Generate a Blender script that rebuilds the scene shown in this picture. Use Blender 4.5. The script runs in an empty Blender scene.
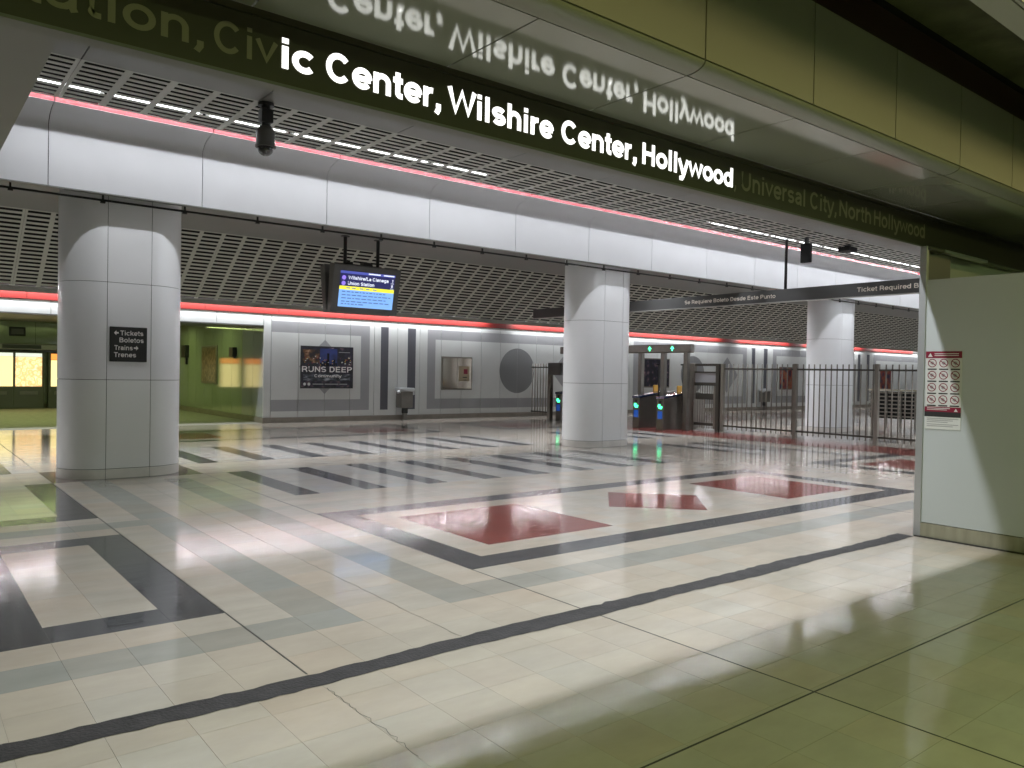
import bpy, bmesh, math, random
from mathutils import Vector, Matrix
random.seed(7)
S = bpy.context.scene
C = S.collection
PI = math.pi

# ------------------------------------------------------------ camera, world, light, exposure
def setup_camera():
    cd = bpy.data.cameras.new('camera'); cam = bpy.data.objects.new('camera', cd); C.objects.link(cam)
    cd.sensor_width = 36.0; cd.lens = 782.12 / 1024 * 36; cd.clip_end = 200
    yaw, pit, rol = (math.radians(a) for a in (38.48787, 0.815498, 1.024986))
    f = Vector((math.cos(pit)*math.sin(yaw), math.cos(pit)*math.cos(yaw), -math.sin(pit)))
    r = Vector((math.cos(yaw), -math.sin(yaw), 0)); u = r.cross(f)
    r2 = math.cos(rol)*r + math.sin(rol)*u; u2 = -math.sin(rol)*r + math.cos(rol)*u
    m = Matrix((r2, u2, -f)).transposed().to_4x4(); m.translation = Vector((0, 0, 1.6))
    cam.matrix_world = m
    S.camera = cam
setup_camera()
W = bpy.data.worlds.new('world'); S.world = W; W.use_nodes = True
W.node_tree.nodes['Background'].inputs[0].default_value = (0.5, 0.5, 0.5, 1)
W.node_tree.nodes['Background'].inputs[1].default_value = 0.02
S.view_settings.view_transform = 'Standard'; S.view_settings.look = 'None'
S.view_settings.gamma = 1; S.view_settings.use_curve_mapping = False
S.view_settings.exposure = 0.3

def strip(name, x0, x1, y, z, w, watts_per_m, col, rot=(0, 0, 0), along='x'):
    L = bpy.data.lights.new(name, 'AREA'); L.shape = 'RECTANGLE'
    L.size = abs(x1-x0); L.size_y = w; L.energy = watts_per_m*abs(x1-x0); L.color = col
    o = bpy.data.objects.new(name, L); C.objects.link(o)
    o.location = ((x0+x1)/2, y, z) if along == 'x' else (y, (x0+x1)/2, z)
    o.rotation_euler = rot if along == 'x' else (0, 0, PI/2)
    return o
COOL = (0.93, 0.96, 1.0)
GREEN = (0.76, 1.0, 0.34)
for a, b in ((0.9, 9.2), (13.4, 27.0), (27.2, 44.0)):
    strip('slot_light', a, b, 11.25, 5.09, 0.04, 10.5, COOL)
strip('slot_light', 9.2, 13.4, 11.25, 5.09, 0.04, 8, COOL)
for a, b in ((1.0, 13.0), (13.2, 26), (26.2, 42)):
    strip('slot_light', a, b, 4.45, 5.08, 0.10, 40, COOL)
for a, b in ((-8, 16.6), (17.8, 30.0), (31.4, 35.6), (37.0, 43.0), (44.4, 58.0)):
    strip('cove_light', a, b, 22.23, 3.53, 0.04, 17, COOL)
for a, b in ((-8, 13), (13.2, 34), (34.2, 56)):
    strip('back_fill_light', a, b, 14.6, 4.94, 0.05, 24, COOL).data.spread = math.radians(112)  # unseen fill row, no slot in the soffit, added to brighten the back floor
strip('header_light_warm', -6, 14, 1.70, 3.86, 0.02, 1.05, (1.0, 0.80, 0.30), (math.radians(60), 0, 0))  # unseen warm strip placed below the near ceiling to light the header face
strip('ceiling_light_green', -5.0, 14.0, -1.2, 3.88, 0.2, 12, GREEN)
for y in (25.5, 29.5):
    strip('lobby_light_green', -5, 8, y, 3.08, 0.15, 7, (0.78, 1.0, 0.34))

# ------------------------------------------------------------ materials
def mat(name, col, rough=0.5, metal=0.0, var=0.0, scale=3.0, bump=0.0, bscale=40.0, coat=0.0, stretch=None, emit=None, es=1.0, spec=None, rvar=0.0):
    m = bpy.data.materials.new(name); m.use_nodes = True; nt = m.node_tree; N = nt.nodes; L = nt.links
    b = N['Principled BSDF']
    b.inputs['Base Color'].default_value = (*col, 1); b.inputs['Roughness'].default_value = rough
    b.inputs['Metallic'].default_value = metal
    if coat: b.inputs['Coat Weight'].default_value = coat; b.inputs['Coat Roughness'].default_value = 0.08
    if spec is not None: b.inputs['Specular IOR Level'].default_value = spec
    if emit: b.inputs['Emission Color'].default_value = (*emit, 1); b.inputs['Emission Strength'].default_value = es
    if var or bump or rvar:
        g = N.new('ShaderNodeNewGeometry'); mp = N.new('ShaderNodeMapping'); L.new(g.outputs['Position'], mp.inputs[0])
        if stretch: mp.inputs['Scale'].default_value = stretch
    if var:
        n = N.new('ShaderNodeTexNoise'); n.inputs['Scale'].default_value = scale; n.inputs['Detail'].default_value = 5
        L.new(mp.outputs[0], n.inputs['Vector'])
        r = N.new('ShaderNodeMapRange'); r.inputs[1].default_value = .3; r.inputs[2].default_value = .7
        r.inputs[3].default_value = 1-var; r.inputs[4].default_value = 1+var
        L.new(n.outputs['Fac'], r.inputs[0])
        x = N.new('ShaderNodeVectorMath'); x.operation = 'SCALE'; x.inputs[0].default_value = col
        L.new(r.outputs[0], x.inputs['Scale']); L.new(x.outputs[0], b.inputs['Base Color'])
    if rvar:
        n3 = N.new('ShaderNodeTexNoise'); n3.inputs['Scale'].default_value = scale*1.7; n3.inputs['Detail'].default_value = 4
        L.new(mp.outputs[0], n3.inputs['Vector'])
        r3 = N.new('ShaderNodeMapRange'); r3.inputs[3].default_value = max(.02, rough-rvar); r3.inputs[4].default_value = rough+rvar
        L.new(n3.outputs['Fac'], r3.inputs[0]); L.new(r3.outputs[0], b.inputs['Roughness'])
    if bump:
        n2 = N.new('ShaderNodeTexNoise'); n2.inputs['Scale'].default_value = bscale; n2.inputs['Detail'].default_value = 3
        L.new(mp.outputs[0], n2.inputs['Vector'])
        bp = N.new('ShaderNodeBump'); bp.inputs['Strength'].default_value = bump; bp.inputs['Distance'].default_value = 0.01
        L.new(n2.outputs['Fac'], bp.inputs['Height']); L.new(bp.outputs[0], b.inputs['Normal'])
    return m

def terrazzo(name, col, tint=0.035):
    """polished stone: a slightly different shade per tile, veins, faint scuffing"""
    m = bpy.data.materials.new(name); m.use_nodes = True; nt = m.node_tree; N = nt.nodes; L = nt.links
    b = N['Principled BSDF']; b.inputs['Specular IOR Level'].default_value = 0.62
    g = N.new('ShaderNodeNewGeometry')
    off = N.new('ShaderNodeVectorMath'); off.operation = 'SUBTRACT'; off.inputs[1].default_value = (1.72, 5.13, 0)
    L.new(g.outputs['Position'], off.inputs[0])
    dv = N.new('ShaderNodeVectorMath'); dv.operation = 'MULTIPLY'; dv.inputs[1].default_value = (1/.33, 1/.33, 0)
    L.new(off.outputs[0], dv.inputs[0])
    fl = N.new('ShaderNodeVectorMath'); fl.operation = 'FLOOR'; L.new(dv.outputs[0], fl.inputs[0])
    wn = N.new('ShaderNodeTexWhiteNoise'); L.new(fl.outputs[0], wn.inputs['Vector'])
    r1 = N.new('ShaderNodeMapRange'); r1.inputs[3].default_value = 1-tint; r1.inputs[4].default_value = 1+tint
    L.new(wn.outputs['Value'], r1.inputs[0])
    n = N.new('ShaderNodeTexNoise'); n.inputs['Scale'].default_value = 1.6; n.inputs['Detail'].default_value = 7; n.inputs['Roughness'].default_value = .62
    mp = N.new('ShaderNodeMapping'); mp.inputs['Scale'].default_value = (1, 2.2, 1); L.new(g.outputs['Position'], mp.inputs[0]); L.new(mp.outputs[0], n.inputs['Vector'])
    r2 = N.new('ShaderNodeMapRange'); r2.inputs[1].default_value = .3; r2.inputs[2].default_value = .7; r2.inputs[3].default_value = .9; r2.inputs[4].default_value = 1.08
    L.new(n.outputs['Fac'], r2.inputs[0])
    mu = N.new('ShaderNodeMath'); mu.operation = 'MULTIPLY'; L.new(r1.outputs[0], mu.inputs[0]); L.new(r2.outputs[0], mu.inputs[1])
    hue = N.new('ShaderNodeMix'); hue.data_type = 'RGBA'; hue.inputs[6].default_value = (*col, 1)
    hue.inputs[7].default_value = (col[0]*1.08, col[1]*.95, col[2]*.86, 1)
    n4 = N.new('ShaderNodeTexNoise'); n4.inputs['Scale'].default_value = .9; L.new(g.outputs['Position'], n4.inputs['Vector'])
    sep = N.new('ShaderNodeSeparateColor'); L.new(wn.outputs['Color'], sep.inputs[0])
    ad = N.new('ShaderNodeMath'); ad.operation = 'MULTIPLY'; L.new(sep.outputs[1], ad.inputs[0]); L.new(n4.outputs['Fac'], ad.inputs[1]); 
    L.new(ad.outputs[0], hue.inputs[0])
    x = N.new('ShaderNodeVectorMath'); x.operation = 'SCALE'; L.new(hue.outputs[2], x.inputs[0]); L.new(mu.outputs[0], x.inputs['Scale'])
    L.new(x.outputs[0], b.inputs['Base Color'])
    n2 = N.new('ShaderNodeTexNoise'); n2.inputs['Scale'].default_value = 5; n2.inputs['Detail'].default_value = 6
    mp2 = N.new('ShaderNodeMapping'); mp2.inputs['Scale'].default_value = (.6, 2.6, 1); L.new(g.outputs['Position'], mp2.inputs[0]); L.new(mp2.outputs[0], n2.inputs['Vector'])
    r3 = N.new('ShaderNodeMapRange'); r3.inputs[1].default_value = .3; r3.inputs[2].default_value = .7; r3.inputs[3].default_value = .06; r3.inputs[4].default_value = .15
    L.new(n2.outputs['Fac'], r3.inputs[0]); L.new(r3.outputs[0], b.inputs['Roughness'])
    bp = N.new('ShaderNodeBump'); bp.inputs['Strength'].default_value = .06; bp.inputs['Distance'].default_value = .01
    L.new(n2.outputs['Fac'], bp.inputs['Height']); L.new(bp.outputs[0], b.inputs['Normal'])
    return m

M = {}
M['cream'] = terrazzo('stone_cream', (.455, .42, .372)); M['dark'] = terrazzo('stone_charcoal', (.075, .078, .088), .1)
M['blue'] = terrazzo('stone_blue_grey', (.315, .32, .302)); M['red'] = terrazzo('stone_red', (.205, .058, .052), .1)
M['grey'] = terrazzo('stone_pale_grey', (.42, .41, .40)); M['brown'] = terrazzo('stone_brown', (.16, .13, .12))
M['grout'] = mat('grout', (.33, .31, .28), .6, var=.2, scale=6)
M['joint'] = mat('joint_filler', (.035, .033, .03), .6)
M['threshold'] = mat('threshold_filler', (.026, .024, .026), .7, var=.4, scale=9, bump=.5, bscale=60)
M['enamel'] = mat('white_enamel', (.82, .82, .84), .28, coat=.4, var=.02, scale=1.2, bump=.03, bscale=3)
M['bulk'] = mat('bulkhead_enamel', (.55, .55, .57), .42, var=.02, scale=2)
M['wallw'] = mat('wall_enamel', (.55, .56, .55), .32, var=.03, scale=1.5, coat=.2)
M['wallg'] = mat('wall_enamel_grey', (.29, .29, .30), .32, var=.03, scale=1.5, coat=.2)
M['walld'] = mat('wall_enamel_charcoal', (.08, .08, .095), .3, coat=.2)
M['wallm'] = mat('wall_enamel_mid_grey', (.20, .20, .205), .3, coat=.2)
M['redband'] = mat('red_enamel', (.19, .012, .009), .5)
M['redlip'] = mat('red_lip_enamel', (.33, .018, .03), .35)
M['darkred'] = mat('dark_red_paint', (.035, .008, .008), .5)
M['ceil'] = mat('ceiling_grey', (.17, .17, .155), .45, var=.04, scale=1)
M['ceilnear'] = mat('ceiling_near_grey', (.42, .42, .38), .5)
M['grille'] = mat('grille_paint', (.36, .36, .315), .5, var=.05, scale=2)
M['void'] = mat('void_black', (.006, .006, .006), .9)
M['soffit'] = mat('gloss_soffit_panel', (.27, .28, .23), .1, coat=.5, var=.03, scale=.8, bump=.02, bscale=2, spec=.8)
M['face'] = mat('header_face_panel', (.30, .30, .27), .4, var=.04, scale=.7)
M['corner'] = mat('header_corner_enamel', (.27, .275, .23), .33, spec=.5)
M['concrete'] = mat('raw_concrete', (.13, .13, .09), .9, var=.35, scale=2.5, bump=.5, bscale=14)
M['partition'] = mat('partition_enamel', (.50, .525, .54), .28, coat=.35, var=.02, scale=1)
M['base'] = mat('stone_base', (.30, .28, .21), .5, var=.18, scale=5, stretch=(3, 3, .4))
M['base2'] = mat('stone_base_taupe', (.22, .195, .165), .5, var=.12, scale=4)
M['alu'] = mat('brushed_aluminium', (.55, .56, .57), .35, .7)
M['steel'] = mat('stainless_steel', (.22, .205, .185), .32, .85, var=.05, scale=8)
M['bronze'] = mat('fence_bronze_steel', (.17, .155, .13), .5, .15, var=.08, scale=6)
M['brzdark'] = mat('dark_bronze_steel', (.07, .065, .055), .45, .5)
M['black'] = mat('black_plastic', (.015, .015, .015), .4)
M['housing'] = mat('charcoal_housing', (.10, .10, .095), .45)
M['signboard'] = mat('fascia_board', (.056, .047, .034), .32, coat=.1)
M['signdim'] = mat('unlit_letter', (.27, .235, .18), .4)
M['signlit'] = mat('lit_letter', (.9, .9, .9), .4, emit=(1, 1, .97), es=1.55)
M['signgrey'] = mat('charcoal_sign_beam', (.085, .085, .085), .45)
M['ledge'] = mat('pale_metal_edge', (.45, .45, .43), .4, .3)
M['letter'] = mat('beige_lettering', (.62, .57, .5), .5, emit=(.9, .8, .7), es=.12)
M['letterw'] = mat('white_lettering', (.75, .72, .70), .5)
M['tube'] = mat('tube_glow', (.9, .9, .9), .4, emit=(.95, .98, 1), es=4)
M['green'] = mat('green_led', (.1, .6, .3), .4, emit=(.05, 1, .35), es=3)
M['blued'] = mat('blue_panel', (.02, .08, .35), .3, emit=(.02, .12, .6), es=.25)
M['navy'] = mat('navy_top', (.02, .028, .06), .12, coat=.5)
M['yellow'] = mat('orange_paddle', (.55, .30, .05), .4)
M['glass'] = mat('dark_glass', (.02, .02, .022), .05, coat=1)
M['white'] = mat('white_print', (.62, .62, .6), .45)
M['crimson'] = mat('crimson_print', (.20, .007, .03), .4)
M['ink'] = mat('black_print', (.02, .02, .02), .5)
M['greyink'] = mat('grey_print', (.3, .3, .3), .5)
M['scr_navy'] = mat('screen_navy', (.01, .01, .02), .3, emit=(.012, .014, .09), es=1)
M['scr_blue'] = mat('screen_blue', (.01, .01, .02), .3, emit=(.22, .45, .95), es=1)
M['scr_yellow'] = mat('screen_yellow', (.01, .01, .02), .3, emit=(.95, .9, .05), es=1)
M['scr_white'] = mat('screen_white', (.01, .01, .02), .3, emit=(.8, .85, 1), es=1)
M['scr_purple'] = mat('screen_purple', (.01, .01, .02), .3, emit=(.3, .2, .85), es=1)
M['scr_head'] = mat('screen_header', (.01, .01, .02), .3, emit=(.07, .09, .4), es=1)
M['scr_ink'] = mat('screen_text', (.01, .01, .02), .3, emit=(.08, .16, .42), es=1)
M['mirror'] = mat('polished_cover', (.42, .38, .32), .12, .9)

def noise_print(name, ramp, scale, es=0.0, stretch=(1, 1, 1), kind='noise', rough=.3):
    m = bpy.data.materials.new(name); m.use_nodes = True; nt = m.node_tree; N = nt.nodes; L = nt.links; b = N['Principled BSDF']
    g = N.new('ShaderNodeNewGeometry'); mp = N.new('ShaderNodeMapping'); mp.inputs['Scale'].default_value = stretch
    L.new(g.outputs['Position'], mp.inputs[0])
    t = N.new('ShaderNodeTexNoise') if kind == 'noise' else N.new('ShaderNodeTexVoronoi')
    t.inputs['Scale'].default_value = scale; L.new(mp.outputs[0], t.inputs['Vector'])
    r = N.new('ShaderNodeValToRGB'); L.new(t.outputs['Fac' if kind == 'noise' else 'Distance'], r.inputs[0])
    e = r.color_ramp.elements
    while len(e) < len(ramp): e.new(.5)
    for k, (p, c) in enumerate(ramp): e[k].position = p; e[k].color = (*c, 1)
    L.new(r.outputs[0], b.inputs['Base Color']); b.inputs['Roughness'].default_value = rough
    if es: L.new(r.outputs[0], b.inputs['Emission Color']); b.inputs['Emission Strength'].default_value = es
    return m
M['lit_print'] = noise_print('lit_yellow_print', [(.0, (.75, .5, .2)), (.35, (1, .8, .42)), (.6, (.85, .42, .16)), (1, (1, .9, .6))], 7, 1.15, kind='v')
M['lit_plain'] = mat('lit_yellow_panel', (.8, .7, .4), .4, emit=(1, .78, .34), es=1.2)
M['lit_pale'] = mat('lit_pale_header', (.7, .75, .7), .4, emit=(.85, .9, .8), es=.8)
M['lit_orange'] = mat('lit_orange_header', (.8, .3, .05), .4, emit=(1, .3, .06), es=1.2)
M['map'] = noise_print('map_print', [(.3, (.05, .035, .02)), (.5, (.14, .10, .05)), (.62, (.26, .21, .12)), (.8, (.06, .08, .06))], 9)
M['city'] = noise_print('night_city_print', [(.42, (.005, .005, .01)), (.56, (.02, .015, .035)), (.66, (.10, .06, .07)), (.8, (.3, .22, .25))], 5)
M['city_blue'] = noise_print('night_sky_print', [(.3, (.008, .014, .06)), (.6, (.02, .04, .2)), (.8, (.04, .03, .13))], 3)
M['city_warm'] = noise_print('warm_lights_print', [(.45, (.01, .006, .006)), (.6, (.12, .05, .015)), (.78, (.5, .3, .18))], 6)
M['city_road'] = noise_print('light_trails_print', [(.4, (.01, .012, .015)), (.55, (.06, .07, .09)), (.72, (.35, .36, .4))], 5, stretch=(1, 1, 3))
M['redmap'] = noise_print('red_orange_print', [(.38, (.02, .015, .05)), (.52, (.22, .03, .02)), (.65, (.25, .09, .03)), (.8, (.15, .12, .1))], 4)

# ------------------------------------------------------------ mesh helpers
def box(bm, x0, x1, y0, y1, z0, z1, mi=0):
    v = [bm.verts.new(p) for p in ((x0,y0,z0),(x1,y0,z0),(x1,y1,z0),(x0,y1,z0),(x0,y0,z1),(x1,y0,z1),(x1,y1,z1),(x0,y1,z1))]
    for f in ((0,3,2,1),(4,5,6,7),(0,1,5,4),(1,2,6,5),(2,3,7,6),(3,0,4,7)):
        bm.faces.new([v[i] for i in f]).material_index = mi
def cyl(bm, p, q, r, n=12, r2=None):
    p, q = Vector(p), Vector(q); d = (q-p).normalized()
    a = d.orthogonal().normalized(); b = d.cross(a); r2 = r if r2 is None else r2
    A = [bm.verts.new(p+r*(a*math.cos(t)+b*math.sin(t))) for t in (2*PI*i/n for i in range(n))]
    B = [bm.verts.new(q+r2*(a*math.cos(t)+b*math.sin(t))) for t in (2*PI*i/n for i in range(n))]
    for i in range(n): bm.faces.new((A[i], A[(i+1)%n], B[(i+1)%n], B[i])).smooth = True
    bm.faces.new(A[::-1]); bm.faces.new(B)
def prism(bm, pts, axis, a, b, smooth=False):
    """closed outline pts (u,v) extruded along axis from a to b"""
    def P(u, v, w): return {'x': (w, u, v), 'y': (u, w, v), 'z': (u, v, w)}[axis]
    A = [bm.verts.new(P(u, v, a)) for u, v in pts]; B = [bm.verts.new(P(u, v, b)) for u, v in pts]; n = len(pts)
    for i in range(n):
        f = bm.faces.new((A[i], A[(i+1)%n], B[(i+1)%n], B[i])); f.smooth = smooth
    bm.faces.new(A[::-1]); bm.faces.new(B)
def sheet(bm, pts, t, axis, a, b):
    """open curve pts (u,v), thickened by t along its left normal, extruded"""
    n = len(pts); out = []
    for i in range(n):
        p0 = pts[max(i-1, 0)]; p1 = pts[min(i+1, n-1)]
        dx, dy = p1[0]-p0[0], p1[1]-p0[1]; l = math.hypot(dx, dy)
        out.append((pts[i][0]-dy/l*t, pts[i][1]+dx/l*t))
    def P(u, v, w): return {'x': (w, u, v), 'y': (u, w, v), 'z': (u, v, w)}[axis]
    q = [[bm.verts.new(P(*p, w)) for p in src] for src in (pts, out) for w in (a, b)]
    for i in range(n-1):
        for k, (s, e) in enumerate(((0, 1), (2, 3))):
            f = bm.faces.new((q[s][i], q[s][i+1], q[e][i+1], q[e][i])); f.smooth = n > 3
        bm.faces.new((q[0][i], q[0][i+1], q[2][i+1], q[2][i])); bm.faces.new((q[1][i], q[1][i+1], q[3][i+1], q[3][i]))
    for i in (0, n-1): bm.faces.new((q[0][i], q[1][i], q[3][i], q[2][i]))
def fin(bm):
    bmesh.ops.recalc_face_normals(bm, faces=bm.faces[:])
    for e in bm.edges:
        if len(e.link_faces) != 2 or e.calc_face_angle(0) > .6: e.smooth = False
    me = bpy.data.meshes.new('m'); bm.to_mesh(me); bm.free(); return me
def obj(name, bm, m, parent=None, bevel=0):
    me = fin(bm) if isinstance(bm, bmesh.types.BMesh) else bm
    for mm in (m if isinstance(m, (list, tuple)) else [m]): 
        if len(me.materials) < (len(m) if isinstance(m, (list, tuple)) else 1): me.materials.append(mm)
    o = bpy.data.objects.new(name, me); C.objects.link(o)
    if parent: o.parent = parent
    if bevel:
        b = o.modifiers.new('bevel', 'BEVEL'); b.width = bevel; b.segments = 2; b.limit_method = 'ANGLE'
    return o
def bx(name, x0, x1, y0, y1, z0, z1, m, parent=None, bevel=0):
    bm = bmesh.new(); box(bm, x0, x1, y0, y1, z0, z1); return obj(name, bm, m, parent, bevel)
def cy(name, p, q, r, m, parent=None, n=12, r2=None):
    bm = bmesh.new(); cyl(bm, p, q, r, n, r2); return obj(name, bm, m, parent)
def empty(name): 
    o = bpy.data.objects.new(name, None); C.objects.link(o); return o
def struct(o): o['kind'] = 'structure'; return o
def tag(o, label, cat, group=None):
    o['label'] = label; o['category'] = cat
    if group: o['group'] = group
    return o
def inst(name, me, parent, loc):
    o = bpy.data.objects.new(name, me); C.objects.link(o); o.location = loc
    if parent: o.parent = parent
    return o
def base_at(root, x, y, z):
    """put an Empty's origin at its base while its children keep their place"""
    root.location = (x, y, z)
    for ch in root.children: ch.location = Vector(ch.location) - Vector((x, y, z))

# a plain grotesque alphabet drawn as ribbons: centre lines in units of the cap height
XH = .74
def _arc(cx, cy, rx, ry, a0, a1, n=14): return [(cx+rx*math.cos(math.radians(a0+(a1-a0)*k/n)), cy+ry*math.sin(math.radians(a0+(a1-a0)*k/n))) for k in range(n+1)]
def glyph(ch, w):
    h = w/2; X = XH; q = X-h; rb = X/2-h+.01
    def S_(cx, H, rx): ry = (H-w)/4+.005; return _arc(cx, H-h-ry, rx, ry, 25, 270)+_arc(cx, h+ry, rx, ry, 90, -155)[1:]
    bowl = lambda cx: _arc(cx, X/2, .27, rb, 0, 360, 24)
    arch = lambda x0, x1: [(x0, .36)]+_arc((x0+x1)/2, .42, (x1-x0)/2, q-.42+.01, 180, 0)+[(x1, 0)]
    D = {
     'o': (.85, [_arc(.425, X/2, .29, rb, 0, 360, 26)]), 'c': (.78, [_arc(.42, X/2, .29, rb, 42, 318, 20)]),
     'e': (.80, [_arc(.41, X/2, .285, rb, 0, 322, 22), [(.12, X/2-.01), (.70+h*.3, X/2-.01)]]),
     'a': (.78, [_arc(.37, X-h-.15, .225, .15, 165, 0)+[(.595, .1), (.64, 0)], [(.595, .44), (.35, .40)]+_arc(.33, .235, .2, .145, 100, 270)+[(.45, .11), (.595, .24)]]),
     'n': (.84, [[(.17, 0), (.17, X)], arch(.17, .66)]), 'h': (.84, [[(.17, 0), (.17, 1)], arch(.17, .66)]),
     'm': (1.24, [[(.17, 0), (.17, X)], arch(.17, .61), arch(.61, 1.05)]),
     'r': (.54, [[(.17, 0), (.17, X)], [(.17, .36)]+_arc(.44, .40, .27, q-.40, 180, 82)]),
     'u': (.84, [[(.67, 0), (.67, X)], [(.17, X), (.17, .32)]+_arc(.42, .32, .25, .32-h+.01, 180, 360)]),
     'i': (.39, [[(.195, 0), (.195, X)], [(.195, 1-w*.85), (.195, 1.0)]]), 'l': (.39, [[(.195, 0), (.195, 1)]]),
     't': (.47, [[(.23, .94), (.23, .2)]+_arc(.35, .2, .12, .2-h, 180, 270)+[(.43, h)], [(.04, X-h*.85), (.43, X-h*.85)]]),
     'd': (.85, [bowl(.40), [(.67, 0), (.67, 1)]]), 'b': (.85, [bowl(.45), [(.18, 0), (.18, 1)]]),
     'q': (.85, [bowl(.40), [(.67, -.28), (.67, X)]]), 'p': (.85, [bowl(.45), [(.18, -.28), (.18, X)]]),
     'g': (.85, [bowl(.40), [(.67, X), (.67, -.02)]+_arc(.41, -.02, .26, .17, 0, -160)]),
     's': (.77, [S_(.385, X, .235)]), 'v': (.77, [[(.08, X), (.385, .11), (.69, X)]]),
     'w': (1.10, [[(.08, X), (.31, .11), (.55, X-.11), (.79, .11), (1.02, X)]]), 'y': (.77, [[(.07, X), (.40, .0)], [(.70, X), (.40, -.06), (.30, -.2), (.12, -.2)]]),
     'k': (.78, [[(.17, 0), (.17, 1)], [(.66, X), (.20, .27)], [(.36, .42), (.69, 0)]]),
     ',': (.39, [[(.21, w), (.21, 0), (.12, -.17)], [(.21-h, h), (.21+h, h)]]), '/': (.42, [[(.02, -.02), (.40, 1.02)]]),
     'C': (1.0, [_arc(.49, .5, .36, .5-h+.01, 40, 320, 24)]), 'H': (1.0, [[(.19, 0), (.19, 1)], [(.81, 0), (.81, 1)], [(.19, .53), (.81, .53)]]),
     'W': (1.32, [[(.09, 1), (.37, .11), (.66, .89), (.95, .11), (1.23, 1)]]), 'U': (1.0, [[(.18, 1), (.18, .38)]+_arc(.50, .38, .32, .38-h+.01, 180, 360)+[(.82, 1)]]),
     'N': (1.0, [[(.18, 0), (.18, 1)], [(.82, 0), (.82, 1)], [(.18, 1-h), (.82, h)]]), 'S': (.93, [S_(.465, 1, .30)]),
     'T': (.85, [[(.425, 0), (.425, 1)], [(.04, 1-h), (.81, 1-h)]]), 'L': (.85, [[(.19, 0), (.19, 1)], [(.19, h), (.76, h)]]),
     'E': (.93, [[(.19, 0), (.19, 1)], [(.19, h), (.83, h)], [(.19, 1-h), (.82, 1-h)], [(.19, .52), (.77, .52)]]),
     'P': (.93, [[(.19, 0), (.19, 1)], [(.19, 1-h), (.55, 1-h)]+_arc(.55, .70, .22, .30-h, 90, -90)+[(.19, .40)]]),
     'R': (1.0, [[(.19, 0), (.19, 1)], [(.19, 1-h), (.58, 1-h)]+_arc(.58, .71, .22, .29-h, 90, -90)+[(.19, .42)], [(.56, .44), (.78, .3), (.82, 0)]]),
     'B': (1.0, [[(.19, 0), (.19, 1)], [(.19, 1-h), (.58, 1-h)]+_arc(.58, .745, .2, .255-h, 90, -90)+[(.19, .50)], [(.58, .50)]+_arc(.60, .295, .24, .295-h, 90, -90)+[(.19, h)]]),
     'D': (1.0, [[(.19, 0), (.19, 1)], [(.19, 1-h), (.46, 1-h)]+_arc(.46, .5, .36, .5-h, 90, -90)+[(.19, h)]]),
     '1': (.77, [[(.42, 0), (.42, 1)], [(.14, .72), (.42, .80)]]), '8': (.77, [_arc(.385, .745, .22, .255-h, 0, 360, 20), _arc(.385, .27, .26, .27-h, 0, 360, 20)]),
     'F': (.85, [[(.19, 0), (.19, 1)], [(.19, 1-h), (.80, 1-h)], [(.19, .52), (.74, .52)]]), ' ': (.39, [])}
    return D[ch]
def ribbon(bm, pts, w):
    n = len(pts); closed = n > 8 and math.hypot(pts[0][0]-pts[-1][0], pts[0][1]-pts[-1][1]) < 1e-4; L_, R_ = [], []
    for i in range(n):
        if closed: a, b = pts[i-1 if i else n-2], pts[i+1 if i < n-1 else 1]
        else: a, b = pts[max(i-1, 0)], pts[min(i+1, n-1)]
        p = pts[i]
        def nd(u, v):
            dx, dy = v[0]-u[0], v[1]-u[1]; l = math.hypot(dx, dy) or 1; return (dx/l, dy/l)
        d0 = nd(a, p) if a != p else nd(p, b); d1 = nd(p, b) if b != p else d0
        mx, my = d0[0]+d1[0], d0[1]+d1[1]; l = math.hypot(mx, my) or 1; mx, my = mx/l, my/l
        c = max(.74, mx*d0[0]+my*d0[1]); k = w/2/c
        L_.append(bm.verts.new((p[0]-my*k, p[1]+mx*k, 0))); R_.append(bm.verts.new((p[0]+my*k, p[1]-mx*k, 0)))
    for i in range(n-1): bm.faces.new((L_[i], R_[i], R_[i+1], L_[i+1]))
def text(name, s, m, parent, a, b, up, caph, bold=.19, depth=.003, keep=False):
    """lettering from baseline point a to baseline point b, cap height caph along up; a little proud of its board"""
    a, b, up = Vector(a), Vector(b), Vector(up).normalized(); d = b-a; nrm = d.normalized().cross(up)
    bm = bmesh.new(); x = 0; spans = []
    for ch in s:
        adv, strokes = glyph(ch, bold); v0 = len(bm.verts)
        for n_, st_ in enumerate(strokes):
            u0 = len(bm.verts); ribbon(bm, st_, bold); bm.verts.ensure_lookup_table()
            for v in bm.verts[u0:]: v.co.z = n_*.0006+.00015*(len(spans) % 2)
        spans.append(x)
        bm.verts.ensure_lookup_table()
        for v in bm.verts[v0:]: v.co.x += x
        x += adv*.97
    x0 = min(v.co.x for v in bm.verts); x1 = max(v.co.x for v in bm.verts)
    if keep: d = d.normalized()*caph*(x1-x0)
    for v in bm.verts:
        c = v.co.copy(); v.co = a+d*((c.x-x0)/(x1-x0))+up*(c.y*caph)+nrm*(depth+c.z)
    return obj(name, bm, m, parent)

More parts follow.
